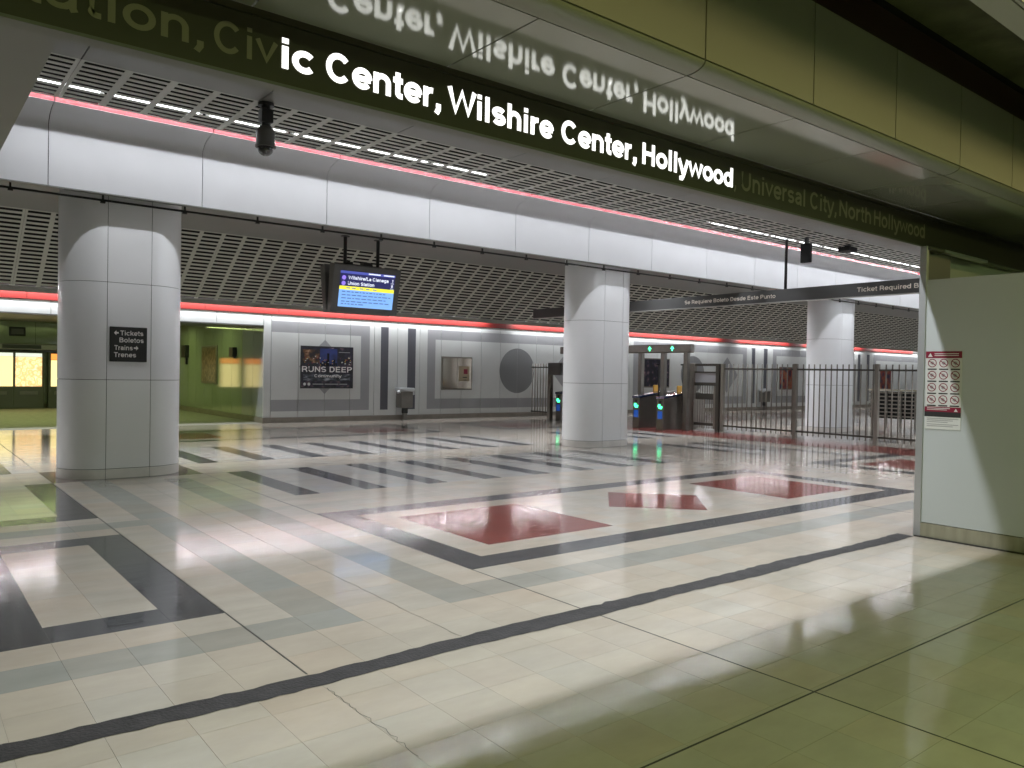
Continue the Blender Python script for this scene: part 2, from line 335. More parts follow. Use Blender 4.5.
# ------------------------------------------------------------ floor
TX, TY, T = 1.72, 5.13, .33
def inr(v, a, b): return a-1e-6 <= v < b-1e-6
def cell_colour(i, j):
    """stone of the tile at lattice (i, j); the pattern repeats every thirty tiles in i"""
    if j < -9: return 'cream'
    k = (i+1) % 30 - 1 if i > 5 else i
    x = TX+(i+.5)*T; y = TY+(j+.5)*T
    if 16.9 < x < 18.6 and 7.5 < y < 19: return 'red'
    if x > 15.25 and x < 19 and y > 8.2 and y < 12.1:
        return 'dark' if (15.55 < x < 15.9) else 'cream'
    if j > 22.0: jj = 45-j
    else: jj = j
    # frames round the red fields
    if i >= 6 and inr(i % 30, 6, 30) and inr(jj, 0, 9):
        q = i % 30-6
        if q in (0, 23) or jj in (0, 8): return 'dark'
        if inr(q, 2, 7) and inr(jj, 2, 7): return 'red'
        if inr(q, 17, 22) and inr(jj, 2, 7): return 'red'
        return 'cream'
    # small frames left
    if inr(i, -4, 0) and inr(j, 0, 9): return 'dark' if (i in (-4, -1) or j in (0, 8)) else 'cream'
    if inr(i, -4, 0) and inr(j, 12, 21): return 'dark' if (i in (-4, -1) or j == 12) else 'cream'
    if inr(i, -4, 0) and j == -2: return 'blue'
    if inr(i, -4, 0) and j == 10: return 'blue'
    # blue-grey bands
    if inr(j, -2, 21):
        if i == 1 and inr(j, -2, 10) or j == -2 and i < 2: return 'blue'
        if i == 4 and j >= -2 and j < 20: return 'blue'
        if j == -2 and i >= 4: return 'blue'
        if i == 1 and inr(j, 11, 21): return 'blue'
        if j == 10 and inr(i, 0, 2): return 'blue'
    # paving round the columns
    if inr(i % 30, 0, 6) and inr(jj, 21, 25): return 'brown'
    # stripes
    if inr(i % 30, 7, 30) and inr(jj, 13, 21): return 'dark' if (i % 30-7) % 3 == 0 else 'grey'
    return 'cream'
floor = struct(bx('floor', -12, 62, -9, 35, -.30, -.004, M['grout']))
names = {'cream': 'cream', 'dark': 'charcoal', 'blue': 'blue-grey', 'red': 'red', 'grey': 'pale grey', 'brown': 'brown'}
def tile_mesh(w=T-.0014, d=T-.0014):
    bm = bmesh.new(); box(bm, -w/2, w/2, -d/2, d/2, -.02, 0); return fin(bm)
tmesh = {}
for k in names:
    me = tile_mesh(); me.materials.append(M[k]); tmesh[k] = me
fwd = Vector((math.sin(math.radians(38.5)), math.cos(math.radians(38.5)))); rgt = Vector((fwd.y, -fwd.x))
cells = []
for i in range(-14, 170):
    for j in range(-15, 54):
        x, y = TX+(i+.5)*T, TY+(j+.5)*T
        if y > 22.4 or x > 46: continue
        p = Vector((x, y)); d = p.dot(fwd); s = p.dot(rgt)
        if d < 1.5 or abs(s) > d*.665+.7: continue
        if x > 8.6 and y < 3.7: continue
        if inr(i, 20, 21) and j == 0 and False: continue
        cells.append((d, i, j))
cells.sort()
main_x = set(); main_y = set()
# rotated red square of the first frame: charcoal-free rhombus let into cream tiles
rh = (7.66, 6.66, .83)
def in_rh(i, j):
    x, y = TX+(i+.5)*T, TY+(j+.5)*T
    return abs(x-rh[0])+abs(y-rh[1]) < rh[2]+.34
stuff = {k: bmesh.new() for k in names}
one = 0
for d, i, j in cells:
    x, y = TX+(i+.5)*T, TY+(j+.5)*T; k = cell_colour(i, j)
    if in_rh(i, j): continue
    if one < 296:
        inst('tile', tmesh[k], floor, (x, y, 0)); one += 1
    else:
        h = T/2-.0007; box(stuff[k], x-h, x+h, y-h, y+h, -.02, 0)
bm = bmesh.new(); mats = []
for n_, k in enumerate(names):
    me = fin(stuff[k]); base = len(bm.faces); bm.from_mesh(me); bm.faces.ensure_lookup_table()
    for f in bm.faces[base:]: f.material_index = n_
    mats.append(M[k])
me = bpy.data.meshes.new('m'); bm.to_mesh(me); bm.free()
far_tiles = obj('tile', me, mats, floor); far_tiles['kind'] = 'stuff'
# the rhombus cells: cut each tile by the rhombus outline
def clip(poly, a, b, c, keep):
    out = []
    for n_ in range(len(poly)):
        p, q = poly[n_], poly[(n_+1) % len(poly)]; fp = (a*p[0]+b*p[1]-c)*keep; fq = (a*q[0]+b*q[1]-c)*keep
        if fp >= 0: out.append(p)
        if (fp > 0 and fq < 0) or (fp < 0 and fq > 0):
            t = fp/(fp-fq); out.append((p[0]+t*(q[0]-p[0]), p[1]+t*(q[1]-p[1])))
    return out
cream_bm = bmesh.new()
for d, i, j in cells:
    if not in_rh(i, j): continue
    x, y = TX+i*T+.0007, TY+j*T+.0007; h = T-.0014
    rest = [(x, y), (x+h, y), (x+h, y+h), (x, y+h)]
    for sx, sy in ((1, 1), (1, -1), (-1, 1), (-1, -1)):
        c = sx*rh[0]+sy*rh[1]+rh[2]
        if len(rest) < 3: break
        cut = clip(rest, sx, sy, c, 1)
        if len(cut) > 2: prism(cream_bm, cut, 'z', -.02, 0)
        rest = clip(rest, sx, sy, c, -1)
o = obj('tile', cream_bm, M['cream'], floor); o['kind'] = 'stuff'
bm = bmesh.new(); R = rh[2]-.002
prism(bm, [(rh[0]-R, rh[1]), (rh[0], rh[1]-R), (rh[0]+R, rh[1]), (rh[0], rh[1]+R)], 'z', -.02, 0)
obj('rhombus_inlay', bm, M['red'], floor)
# open joints
def joint(x0, x1, y0, y1): bx('joint_strip', x0, x1, y0, y1, -.004, .0009, M['joint'], floor)
for x, a, b in ((1.72, 3.85, 12.1), (3.70, -3, 12.1), (3.70, 13.4, 22.3), (1.72, 13.4, 22.3), (13.6, 3.85, 12), (9.64, 3.85, 5.13)):
    joint(x-.005, x+.005, a, b)
for y, a, b in ((2.13, -1, 8.2), (12.06, 3.7, 12), (13.38, -3, 12)):
    joint(a, b, y-.005, y+.005)
# crooked hairline crack
def crack(pts, w=.004):
    bm = bmesh.new(); L_, R_ = [], []
    for n_, (x, y) in enumerate(pts):
        L_.append(bm.verts.new((x-w, y-w*.3, .0007))); R_.append(bm.verts.new((x+w, y+w*.3, .0007)))
    for n_ in range(len(pts)-1): bm.faces.new((L_[n_], R_[n_], R_[n_+1], L_[n_+1]))
    obj('crack', bm, M['joint'], floor)
def wob(x, y0, y1, amp, n): return [(x+random.uniform(-amp, amp), y0+(y1-y0)*t/n) for t in range(n+1)]
crack(wob(1.73, 3.62, 2.75, .012, 26), .0016); crack(wob(2.71, 3.86, 12.0, .012, 90), .0016)
# threshold strip: crumbling dark filler
bm = bmesh.new(); xs = [-2+.07*k for k in range(147)]; A, B = [], []
for n_, x in enumerate(xs):
    a = 3.675+.014*math.sin(x*3.1)+random.uniform(-.008, .008); b = 3.845+.018*math.sin(x*2.2+1)+random.uniform(-.011, .011)
    if 3.9 < x < 5.2: b += .02
    A.append(bm.verts.new((x, a, .0022))); B.append(bm.verts.new((x, b, .0022)))
for n_ in range(len(xs)-1): bm.faces.new((A[n_], A[n_+1], B[n_+1], B[n_]))
obj('threshold_strip', bm, M['threshold'], floor)

# ------------------------------------------------------------ ceiling of the hall (z 4.95)
Z1 = 4.95; PX = 1.98; X0 = -0.36
ceiling = struct(bx('ceiling', -12, 62, 3.72, 22.6, 5.62, 5.75, M['void']))
for y0, y1 in ((3.84, 4.18), (4.62, 7.2), (7.205, 9.72)):
    bm = bmesh.new(); w = PX-.012; box(bm, 0, w, y0, y1, Z1, Z1+.02); me = fin(bm); me.materials.append(M['ceil'])
    for k in range(0, 23): inst('ceiling_panel', me, ceiling, (X0+PX*k+.006, 0, 0))
def grille_mesh(width, nmod, length, nrow, mull, slot):
    """perforated panel: rows of slots in nmod columns; local x width, local y length"""
    bm = bmesh.new(); pit = width/nmod; rp = length/nrow; t = .004
    ys = [0]
    for r in range(nrow):
        c = (r+.5)*rp; a, b = c-slot/2, c+slot/2
        box(bm, 0, width, ys[-1], a, 0, t); ys.append(b)
        for m_ in range(nmod):
            x = m_*pit; box(bm, x, x+mull/2, a, b, 0, t); box(bm, x+pit-mull/2, x+pit, a, b, 0, t)
    box(bm, 0, width, ys[-1], length, 0, t)
    return fin(bm)
g1 = grille_mesh(PX-.004, 4, 1.56, 10, .085, .078); g1.materials.append(M['grille'])
for k in range(0, 23):
    inst('grille_panel', g1, ceiling, (X0+PX*(k)-.0+.002, 9.725, Z1))
# dark plenum walls over slots and grille
bx('plenum_lining', -12, 62, 11.53, 11.56, 5.03, 5.62, M['void'], ceiling)
# left low soffit
bx('soffit', -9, .957, 3.84, 11.96, 4.0, 4.9, M['ceil'], ceiling)

# fluorescent tubes seen through the slots
bm = bmesh.new(); cyl(bm, (-.55, 0, 0), (.55, 0, 0), .019, 10); tm = fin(bm); tm.materials.append(M['tube'])
bm = bmesh.new(); cyl(bm, (0, 0, 0), (.05, 0, 0), .021, 10); tc = fin(bm); tc.materials.append(M['alu'])
ORD = 'first second third fourth fifth sixth seventh eighth ninth tenth eleventh twelfth'.split(); cnt = {}
x = 1.55
while x < 27:
    if not 8.75 < x < 14.0:
        r = inst('fluorescent_tube', tm, None, (x, 11.3, 5.135)); inst('end_cap', tc, r, (.55, 0, 0)); inst('end_cap', tc, r, (-.6, 0, 0))
        left = x < 9; cnt[left] = cnt.get(left, 0)+1
        tag(r, ORD[cnt[left]-1]+' glowing fluorescent tube from the left in the '+('left' if left else 'right')+' run behind the ceiling slots', 'lamp', 'tubes behind the slotted ceiling')
    x += 1.24

# bulkhead in front of the columns
bulk = struct(bx('wall_middle', -12, 62, 12.02, 12.04, 4.0, 5.62, M['void']))
def bprof(y0=11.5, z0=Z1, y1=11.97, z1=4.74, zb=3.97):
    pts = [(y0, z0)]
    for k in range(1, 11):
        t = PI/2*k/10; pts.append((y0+(y1-y0)*math.sin(t), z1+(z0-z1)*math.cos(t)))
    pts.append((y1, zb)); return pts
bm = bmesh.new(); sheet(bm, bprof(), .018, 'x', .005, PX-.005); bpm = fin(bm); bpm.materials.append(M['bulk'])
bm = bmesh.new(); box(bm, .006, PX-.006, 11.497, 11.515, 4.955, 5.03); rlm = fin(bm); rlm.materials.append(M['redlip'])
for k in range(-4, 30):
    inst('curved_panel', bpm, bulk, (X0+PX*k, 0, 0))
    if k >= 0: inst('red_strip', rlm, bulk, (X0+PX*k, 0, 0))
bx('bottom_flange', -12, 62, 11.955, 12.04, 3.955, 3.972, M['ceil'], bulk)
# soffit beyond the bulkhead and the sloping grille
bx('soffit', -12, 62, 12.04, 19.85, Z1, Z1+.02, M['ceil'], ceiling)
dy, dz = 22.13-19.82, 3.457-Z1; ln = math.hypot(dy, dz); ang = math.atan2(dz, dy)
g2 = grille_mesh(2.116, 4, ln, 19, .095, .075); g2.materials.append(mat('far_grille_paint', (.45, .45, .40), .5, var=.05, scale=2))
bx('edge_strip', -12, 62, 22.10, 22.14, 3.345, 3.47, M['grille'], ceiling)
for k in range(-3, 27):
    o = inst('grille_panel', g2, ceiling, (.152+2.12*k, 19.82, Z1)); o.rotation_euler = (ang, 0, 0)
bx('plenum_lining', -12, 62, 22.45, 22.5, 3.4, 5.62, M['void'], ceiling)
o = bx('plenum_lining', -12, 62, 0, 1.6, 0, .02, M['void'], ceiling); o.location = (0, 21.0, 5.3); o.rotation_euler = (-.9, 0, 0)

# ------------------------------------------------------------ far wall with enamel panels
FY = 22.4
wall = struct(bx('wall_back', 8.63, 62, FY+.03, FY+.3, 0, 3.6, M['joint']))
P9 = 10.1
def pattern_breaks():
    xs = set(); 
    for n_ in range(-1, 5):
        e = 11.98+P9*n_
        for v in (e-7.93, e-7.61, e-.31, e, e+.40, e+.68, e+1.40, e+1.71): xs.add(round(v, 3))
    return sorted(xs)
XB = pattern_breaks()
def wall_col(x, z):
    for n_ in range(-1, 5):
        e = 11.98+P9*n_
        if (e+.40 < x < e+.68 or e+1.40 < x < e+1.71) and .34 < z < 3.01: return 2
        if e-7.93 < x < e and .33 < z < 3.01 and not (e-7.61 < x < e-.31 and .68 < z < 2.68): return 1
    return 0
x = 8.75; n_ = 0
while x < 58:
    bm = bmesh.new(); a, b = x+.006, x+.844
    if n_ % 1 == 0:
        cx = [a]+[v for v in XB if a+.01 < v < b-.01]+[b]; cz = [.155, .335, .68, 2.68, 3.01, 3.19]
        vs = {}
        def V(u, w, y=FY): 
            if (u, w, y) not in vs: vs[(u, w, y)] = bm.verts.new((u, y, w))
            return vs[(u, w, y)]
        for p in range(len(cx)-1):
            for q in range(len(cz)-1):
                f = bm.faces.new((V(cx[p], cz[q]), V(cx[p+1], cz[q]), V(cx[p+1], cz[q+1]), V(cx[p], cz[q+1])))
                f.material_index = wall_col((cx[p]+cx[p+1])/2, (cz[q]+cz[q+1])/2)
        for s in (a, b): bm.faces.new([bm.verts.new(v) for v in ((s, FY, .155), (s, FY+.03, .155), (s, FY+.03, 3.19), (s, FY, 3.19))])
    obj('wall_panel', bm, [M['wallw'], M['wallg'], M['walld']], wall)
    x += .85; n_ += 1
bx('wall_panel', 8.53, 8.744, FY, FY+.03, .155, 3.19, M['wallw'], wall)
bx('base_course', 8.50, 58, FY-.05, FY+.03, 0, .15, M['base2'], wall)
for n_ in range(0, 4):
    e = 11.98+P9*n_; dx = e-1.53
    for cxx, kind in ((dx, 'd'), (e-4.04, 'c')):
        if cxx < 9.0: continue
        for s in (-1, 1):
            bm = bmesh.new(); g = .003
            if kind == 'c': pts = [(cxx+s*g, 1.68-.82)]+[(cxx+s*max(g, .82*math.cos(t)), 1.68+.82*math.sin(t)) for t in (-PI/2+PI*k/24 for k in range(1, 24))]+[(cxx+s*g, 2.5)]
            else: pts = [(cxx+s*g, 2.51), (cxx+s*.83, 1.68), (cxx+s*g, .85)]
            prism(bm, pts, 'y', FY-.002, FY+.001)
            obj('disc_inlay' if kind == 'c' else 'diamond_inlay', bm, M['wallm'] if kind == 'c' else M['wallg'], wall)
# red band and its white reveal
for k in range(-3, 24):
    a = 8.75+1.7*k*1.25; bx('red_band', -8+2.12*(k+3)+.004, -8+2.12*(k+4)-.004, FY-.03, FY+.02, 3.20, 3.47, M['redband'], wall)
# lintel over the lobby opening
lint = struct(bx('wall_left', -12, 8.52, FY+.03, FY+.3, 2.86, 3.6, M['joint']))
for k in range(0, 12):
    a = 8.52-1.35*(k+1); bx('lintel_panel', a+.006, a+1.344, FY-.002, FY+.03, 2.86, 3.19, M['wallw'], lint)
bx('lintel_soffit', -12, 8.52, FY, 24.2, 2.83, 2.86, M['housing'], lint)
# ------------------------------------------------------------ lobby beyond the opening
lobby = struct(bx('wall_lobby', 8.62, 8.8, FY+.2, 33.8, .16, 3.2, M['joint']))
M['lobbyg'] = mat('lobby_gloss_panel', (.36, .40, .30), .08, coat=.8, var=.03, scale=1)
M['jamb'] = mat('jamb_gloss_panel', (.34, .35, .37), .08, coat=.8)
y = FY+.01
for k in range(12):
    bx('wall_panel', 8.56, 8.62, y+.004, y+.92, .155, 3.15, M['jamb'] if k < 2 else M['lobbyg'], lobby); y += .93
bx('base_course', 8.52, 8.62, FY+.0, 33.6, 0, .15, M['base2'], lobby)
lb = struct(bx('wall_lobby_back', -12, 8.8, 33.56, 33.8, 0, 3.3, M['joint']))
for k in range(18):
    a = -11.5+1.12*k; bx('wall_panel', a+.005, a+1.115, 33.5, 33.56, .15, 3.15, M['lobbyg'], lb)
bx('base_course', -12, 8.6, 33.46, 33.56, 0, .14, M['base2'], lb)
struct(bx('ceiling_lobby', -12, 8.8, 24.2, 33.8, 3.15, 3.3, M['ceil']))
struct(bx('wall_lobby_left', -6.2, -6.0, 22.7, 33.5, 0, 3.2, M['lobbyg']))

# ------------------------------------------------------------ columns
def column(cx, label):
    r = empty('column'); R, Lh, cyy = .53, .29, 12.2+.53; g = .004
    def arc(side, t0, t1, n, rr): return [(cx+side*Lh+side*rr*math.cos(t0+(t1-t0)*k/n), cyy+rr*math.sin(t0+(t1-t0)*k/n)) for k in range(n+1)]
    def outline(rr):
        return [(cx+Lh+rr*math.cos(t), cyy+rr*math.sin(t)) for t in (-PI/2+PI*k/24 for k in range(25))]+[(cx-Lh+rr*math.cos(t), cyy+rr*math.sin(t)) for t in (PI/2+PI*k/24 for k in range(25))]
    bm = bmesh.new(); prism(bm, outline(R-.02), 'z', 0.0, Z1); obj('core', bm, M['joint'], r)
    rows = ((.14, 1.397), (1.404, 2.777), (2.784, Z1-.01))
    for z0, z1 in rows:
        for s in (-1, 1):
            pts = [(cx+s*(Lh+R*math.cos(t)), cyy+R*math.sin(t)) for t in (-PI/2+PI*k/28 for k in range(29))]
            pts[0] = (cx+s*(Lh+g), pts[0][1]); pts[-1] = (cx+s*(Lh+g), pts[-1][1])
            bm = bmesh.new(); sheet(bm, pts, .015*s, 'z', z0, z1); obj('curved_panel', bm, M['enamel'], r)
        for y in (cyy-R, cyy+R-.015): bx('flat_panel', cx-Lh+g, cx+Lh-g, y, y+.015, z0, z1, M['enamel'], r)
    for s in (-1, 1):
        pts = [(cx+s*(Lh+(R+.004)*math.cos(t)), cyy+(R+.004)*math.sin(t)) for t in (-PI/2+PI*k/28 for k in range(29))]
        pts[0] = (cx+s*(Lh+g), pts[0][1]); pts[-1] = (cx+s*(Lh+g), pts[-1][1])
        bm = bmesh.new(); sheet(bm, pts, .02*s, 'z', 0, .132); obj('base_panel', bm, M['cbase'], r)
    bx('base_panel', cx-Lh+g, cx+Lh-g, cyy-R-.004, cyy-R+.016, 0, .132, M['cbase'], r)
    base_at(r, cx, cyy, 0); tag(r, label, 'column'); return r
M['cbase'] = mat('column_base_enamel', (.72, .69, .66), .35, var=.1, scale=3)
column(2.68, 'large white panelled column at left, with the black Tickets sign on it')
column(12.55, 'white panelled column in the middle, beside the ticket gates')
column(22.56, 'white panelled column standing behind the railing fence')

# ------------------------------------------------------------ header over the passage
hd = struct(bx('wall_header', -9, 15, 2.83, 3.69, 3.37, 5.62, M['void']))
HJ = 3.545; HP = 1.108
for k in range(-10, 10):
    a = HJ+HP*k
    bx('soffit_panel', a+.005, a+HP-.005, 2.912, 3.70, 3.31, 3.335, M['soffit'], hd)
    bx('face_panel', a+.006, a+HP-.006, 2.78, 2.81, 3.368, 4.02, M['face'], hd)
for k in range(-4, 4):
    a = HJ+HP*3*k; pts = [(2.904, 3.31)]+[(2.90-.12*math.sin(t), 3.358-.048*math.cos(t)) for t in (PI/2*q/8 for q in range(9))]
    bm = bmesh.new(); sheet(bm, pts, -.02, 'x', a+.006, a+HP*3-.006); obj('corner_panel', bm, M['corner'], hd)
bx('red_strip', -9, 15, 2.80, 2.83, 4.025, 4.27, M['darkred'], hd)
struct(bx('ceiling_raw', -9, 15, 1.4, 2.84, 4.36, 4.6, M['concrete']))
cf = struct(bx('ceiling_near', -9, 15, -9, 1.86, 3.90, 4.36, M['ceilnear']))
bx('edge_panel', -9, 15, 1.87, 2.03, 3.90, 4.36, M['ceilnear'], cf)
bx('light_cutoff_strip', -9, 15, 1.785, 1.797, 3.844, 3.90, M['ceil'], cf)  # unseen strip added so the warm light stops partway up the header face

# fascia sign
fs = empty('destination_sign')
bx('board', -5, 14, 3.70, 3.76, 2.985, 3.27, M['signboard'], fs)
bx('top_rail', -5, 14, 3.695, 3.76, 3.274, 3.308, M['signboard'], fs)
bx('bottom_edge', -5, 14, 3.70, 3.79, 2.97, 2.985, M['ceil'], fs)
fy = 3.70
k_ = 3.70/3.75
def fz(z): return 1.6+(z-1.6)*k_
def ft(s, xa, xb, m, bold): return text('lettering', s, m, fs, (xa, fy, fz(3.079)), (xb, fy, fz(3.079)), (0, 0, 1), .147, bold)
words = [('Union', -.43, .16, 0), ('Station,', .245, 1.11, 0), ('Civ', 1.155, 1.459, 0), ('ic', 1.478, 1.640, 1), ('Center,', 1.708, 2.397, 1), ('Wilshire', 2.440, 3.237, 1), ('Center,', 3.301, 3.995, 1), ('Hollywood', 4.053, 5.079, 1), (',', 5.095, 5.121, 0), ('Universal', 5.189, 6.094, 0), ('City,', 6.172, 6.604, 0), ('North', 6.653, 7.223, 0), ('Hollywood', 7.280, 8.337, 0)]
for s, a, b, lit in words:
    o = ft(s, a, b, M['signlit'] if lit else M['signdim'], .205 if lit else .165)
    if lit: o['label'] = 'white lit-up lettering'
base_at(fs, 4, 3.73, 2.97)
tag(fs, 'long overhead sign board lettered Civic Center, Wilshire Center, Hollywood, partly lit', 'sign')

# right partition
M['endp'] = mat('end_panel_enamel', (.20, .185, .21), .4)
pw = struct(bx('wall_right', 8.30, 8.60, -9, 3.66, .15, 2.60, M['joint']))
bx('partition_panel', 8.265, 8.30, .8, 3.655, .152, 2.62, M['partition'], pw)
bx('partition_panel', 8.265, 8.30, -9, .79, .152, 2.62, M['partition'], pw)
bx('edge_trim', 8.25, 8.30, 3.63, 3.70, .0, 2.97, M['alu'], pw, .004)
bx('end_panel', 8.30, 8.97, 3.70, 3.71, 0, 2.97, M['endp'], pw)
struct(bx('baseboard_right', 8.252, 8.31, -9, 3.70, 0, .145, M['base']))
struct(bx('shadow_joint_1', 8.225, 8.252, -9, 3.68, 0, .012, M['joint']))  # dark strip laid in for the shadow joint at the partition foot
wf = struct(bx('wall_front', 8.95, 62, 3.80, 4.0, 0, 4.9, M['partition']))
struct(bx('wall_rear', -12, 15, -9.2, -9, 0, 5, M['partition']))
struct(bx('wall_end', 60, 60.2, 4, 22.4, 0, 5.6, M['wallw']))
struct(bx('wall_far_left', -12.2, -12, -9, 33.8, 0, 5.6, M['partition']))
tr = bx('ceiling_track', 8.65, 9.75, 3.62, 3.69, 2.945, 2.972, M['alu']); tag(tr, 'thin pale track under the sign board above the right-hand partition', 'track')
sn = empty('door_bracket'); bx('plate', 8.27, 8.60, 3.60, 3.68, 2.93, 2.97, M['housing'], sn, .015); base_at(sn, 8.45, 3.64, 2.93)
tag(sn, 'small dark rounded bracket at the top corner of the right-hand partition', 'bracket')

# rules sign on the partition
rs = empty('rules_sign'); X = 8.262
def pl(name, ya, yb, za, zb, m, par, x=8.259, t=.002): return bx(name, x-t, x, ya, yb, za, zb, m, par)
y1, y2 = 3.615, 3.275  # left, right as seen
board = bx('board', X-.003, X+.003, y2, y1, 1.11, 1.89, M['white'], rs); X -= .003
pl('header', y2, y1+.004, 1.825, 1.893, M['crimson'], rs); pl('footer', y2, y1+.004, 1.285, 1.335, M['crimson'], rs); pl('footer_bar', y2, y1+.004, 1.235, 1.285, M['ink'], rs)
def tri(yc, z, s, par):
    bm = bmesh.new(); prism(bm, [(yc-s, z), (yc+s, z), (yc, z+1.7*s)], 'x', X-.004, X-.002); obj('emblem', bm, M['white'], par)
tri(y1-.04, 1.838, .022, rs); tri(y2+.045, 1.292, .018, rs)
for z in (1.865, 1.847): pl('text_line', y2+.03, y1-.08, z, z+.008, M['white'], rs, X-.002, .001)
for z, w in ((1.318, .10), (1.303, .13)): pl('text_line', y2+w, y1-.02, z, z+.006, M['white'], rs, X-.002, .001)
for n_, z in enumerate((1.213, 1.196, 1.179, 1.155, 1.138)): pl('text_line', y2+.02+(n_%3)*.05, y1-.02, z, z+.007, M['greyink'], rs, X, .001)
for rr in range(4):
    for cc in range(3):
        yc = y1-.06-.11*cc; zc = 1.775-.122*rr; bm = bmesh.new(); n = 20
        ro, ri = .043, .035; A = []; B = []
        for k in range(n):
            t = 2*PI*k/n; A.append(bm.verts.new((X-.002, yc+ro*math.cos(t), zc+ro*math.sin(t)))); B.append(bm.verts.new((X-.002, yc+ri*math.cos(t), zc+ri*math.sin(t))))
        for k in range(n): bm.faces.new((A[k], A[(k+1)%n], B[(k+1)%n], B[k]))
        c_, s_ = math.cos(.6), math.sin(.6); w = .004
        bm.faces.new([bm.verts.new((X-.0025, yc+a*ri*c_-b*w*s_, zc+a*ri*s_+b*w*c_)) for a, b in ((-1,-1),(1,-1),(1,1),(-1,1))])
        ring = obj('prohibition_ring', bm, M['crimson'], rs)
        q = random.random(); bm = bmesh.new()
        prism(bm, [(yc-.018, zc-.008), (yc-.004+.01*q, zc-.02), (yc+.02, zc-.004), (yc+.008, zc+.019), (yc-.012, zc+.012)], 'x', X-.0015, X); obj('pictogram', bm, M['greyink'], ring)
        pl('caption_bar', yc-.043, yc+.043, zc-.068, zc-.055, M['ink'], rs)
base_at(rs, 8.26, 3.445, 1.11)
tag(rs, 'red and white rules notice with twelve prohibition circles on the grey partition', 'sign')

# column sign
cs = empty('direction_sign'); bx('plate', 2.42, 2.912, 12.178, 12.198, 1.66, 2.155, M['ink'], cs, .006)
def ct(s, xa, xb, z): text('lettering', s, M['letterw'], cs, (xa, 12.178, z), (xb, 12.178, z), (0, 0, 1), .068, .17)
ct('Tickets', 2.555, 2.86, 2.035); ct('Boletos', 2.545, 2.865, 1.935); ct('Trains', 2.48, 2.72, 1.825); ct('Trenes', 2.475, 2.765, 1.725)
def arrow(x, z, s):
    bm = bmesh.new(); prism(bm, [(x-s*.032, z), (x, z+.034), (x, z+.011), (x+s*.03, z+.011), (x+s*.03, z-.011), (x, z-.011), (x, z-.034)], 'y', 12.174, 12.178); obj('arrow', bm, M['letterw'], cs)
arrow(2.505, 2.068, 1); arrow(2.765, 1.858, -1); base_at(cs, 2.666, 12.19, 1.66)
tag(cs, 'square black sign reading Tickets Boletos Trains Trenes on the left column', 'sign')

# conduit rail under the bulkhead
cr = empty('conduit'); cy('pipe', (-3, 12.1, 3.897), (42, 12.1, 3.897), .016, M['black'], cr, 8)
x = .12
bm = bmesh.new(); box(bm, -.012, .012, -.012, .012, -.03, .12); box(bm, -.03, .03, -.02, .02, -.04, -.015); hm = fin(bm); hm.materials.append(M['black'])
while x < 40: inst('hanger', hm, cr, (x, 12.1, 3.897)); x += 1.09
base_at(cr, 15, 12.1, 3.9); tag(cr, 'thin black conduit running along the lower edge of the white bulkhead', 'conduit')

# dome camera
dc = empty('dome_camera'); cx, cyy = 3.70, 9.75
cy('mount_plate', (cx, cyy, 4.95), (cx, cyy, 4.91), .10, M['black'], dc); cy('pole', (cx, cyy, 4.92), (cx, cyy, 4.62), .058, M['black'], dc)
bx('junction_box', cx-.075, cx+.075, cyy-.07, cyy+.07, 4.70, 4.87, M['black'], dc, .01)
cy('collar', (cx, cyy, 4.66), (cx, cyy, 4.60), .07, M['housing'], dc, 20, .118); body = cy('body', (cx, cyy, 4.60), (cx, cyy, 4.42), .118, M['housing'], dc, 24); cy('skirt', (cx, cyy, 4.42), (cx, cyy, 4.395), .128, M['housing'], dc, 24)
bm = bmesh.new(); bmesh.ops.create_uvsphere(bm, u_segments=20, v_segments=12, radius=.1)
bmesh.ops.translate(bm, vec=(cx, cyy, 4.385), verts=bm.verts[:])
for f in bm.faces: f.smooth = True
obj('dome', bm, M['glass'], body); base_at(dc, cx, cyy, 4.95)
tag(dc, 'dark grey dome security camera hanging from the ceiling at upper left', 'camera')

# hanging boxes near the gates
hb = empty('speaker_box'); bx('case', 17.02, 17.12, 10.17, 10.42, 4.35, 4.80, M['void'], hb, .01); bx('bracket', 17.04, 17.10, 10.25, 10.33, 4.8, 4.948, M['black'], hb); base_at(hb, 17.16, 10.26, 4.35)
tag(hb, 'black box speaker hanging from the slotted ceiling right of the thin rod', 'speaker')
hb2 = empty('ceiling_sensor'); bx('case', 18.6, 19.0, 10.05, 10.35, 4.79, 4.9, M['void'], hb2, .01); bx('bracket', 18.75, 18.85, 10.15, 10.25, 4.9, 4.96, M['black'], hb2); base_at(hb2, 18.8, 10.2, 4.95)
tag(hb2, 'small flat black sensor box on the slotted ceiling near the right partition', 'sensor')

# long sign beam over the gates
sb = empty('gate_sign'); bx('beam', 17.0, 17.12, 6.0, 20.3, 3.455, 3.755, M['signgrey'], sb, .006); bx('lower_edge', 16.995, 17.125, 6.0, 20.3, 3.44, 3.458, M['ledge'], sb)
for y in (10.82, 6.6): cy('rod', (17.06, y, 3.75), (17.06, y, 4.96), .035, M['black'], sb, 10)
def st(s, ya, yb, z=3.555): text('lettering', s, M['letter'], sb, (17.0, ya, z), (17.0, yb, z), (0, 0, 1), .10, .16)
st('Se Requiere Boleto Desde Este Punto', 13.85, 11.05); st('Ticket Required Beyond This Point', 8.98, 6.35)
base_at(sb, 17.06, 13, 3.75); tag(sb, 'long charcoal sign beam hanging over the gates, lettered Ticket Required', 'sign')

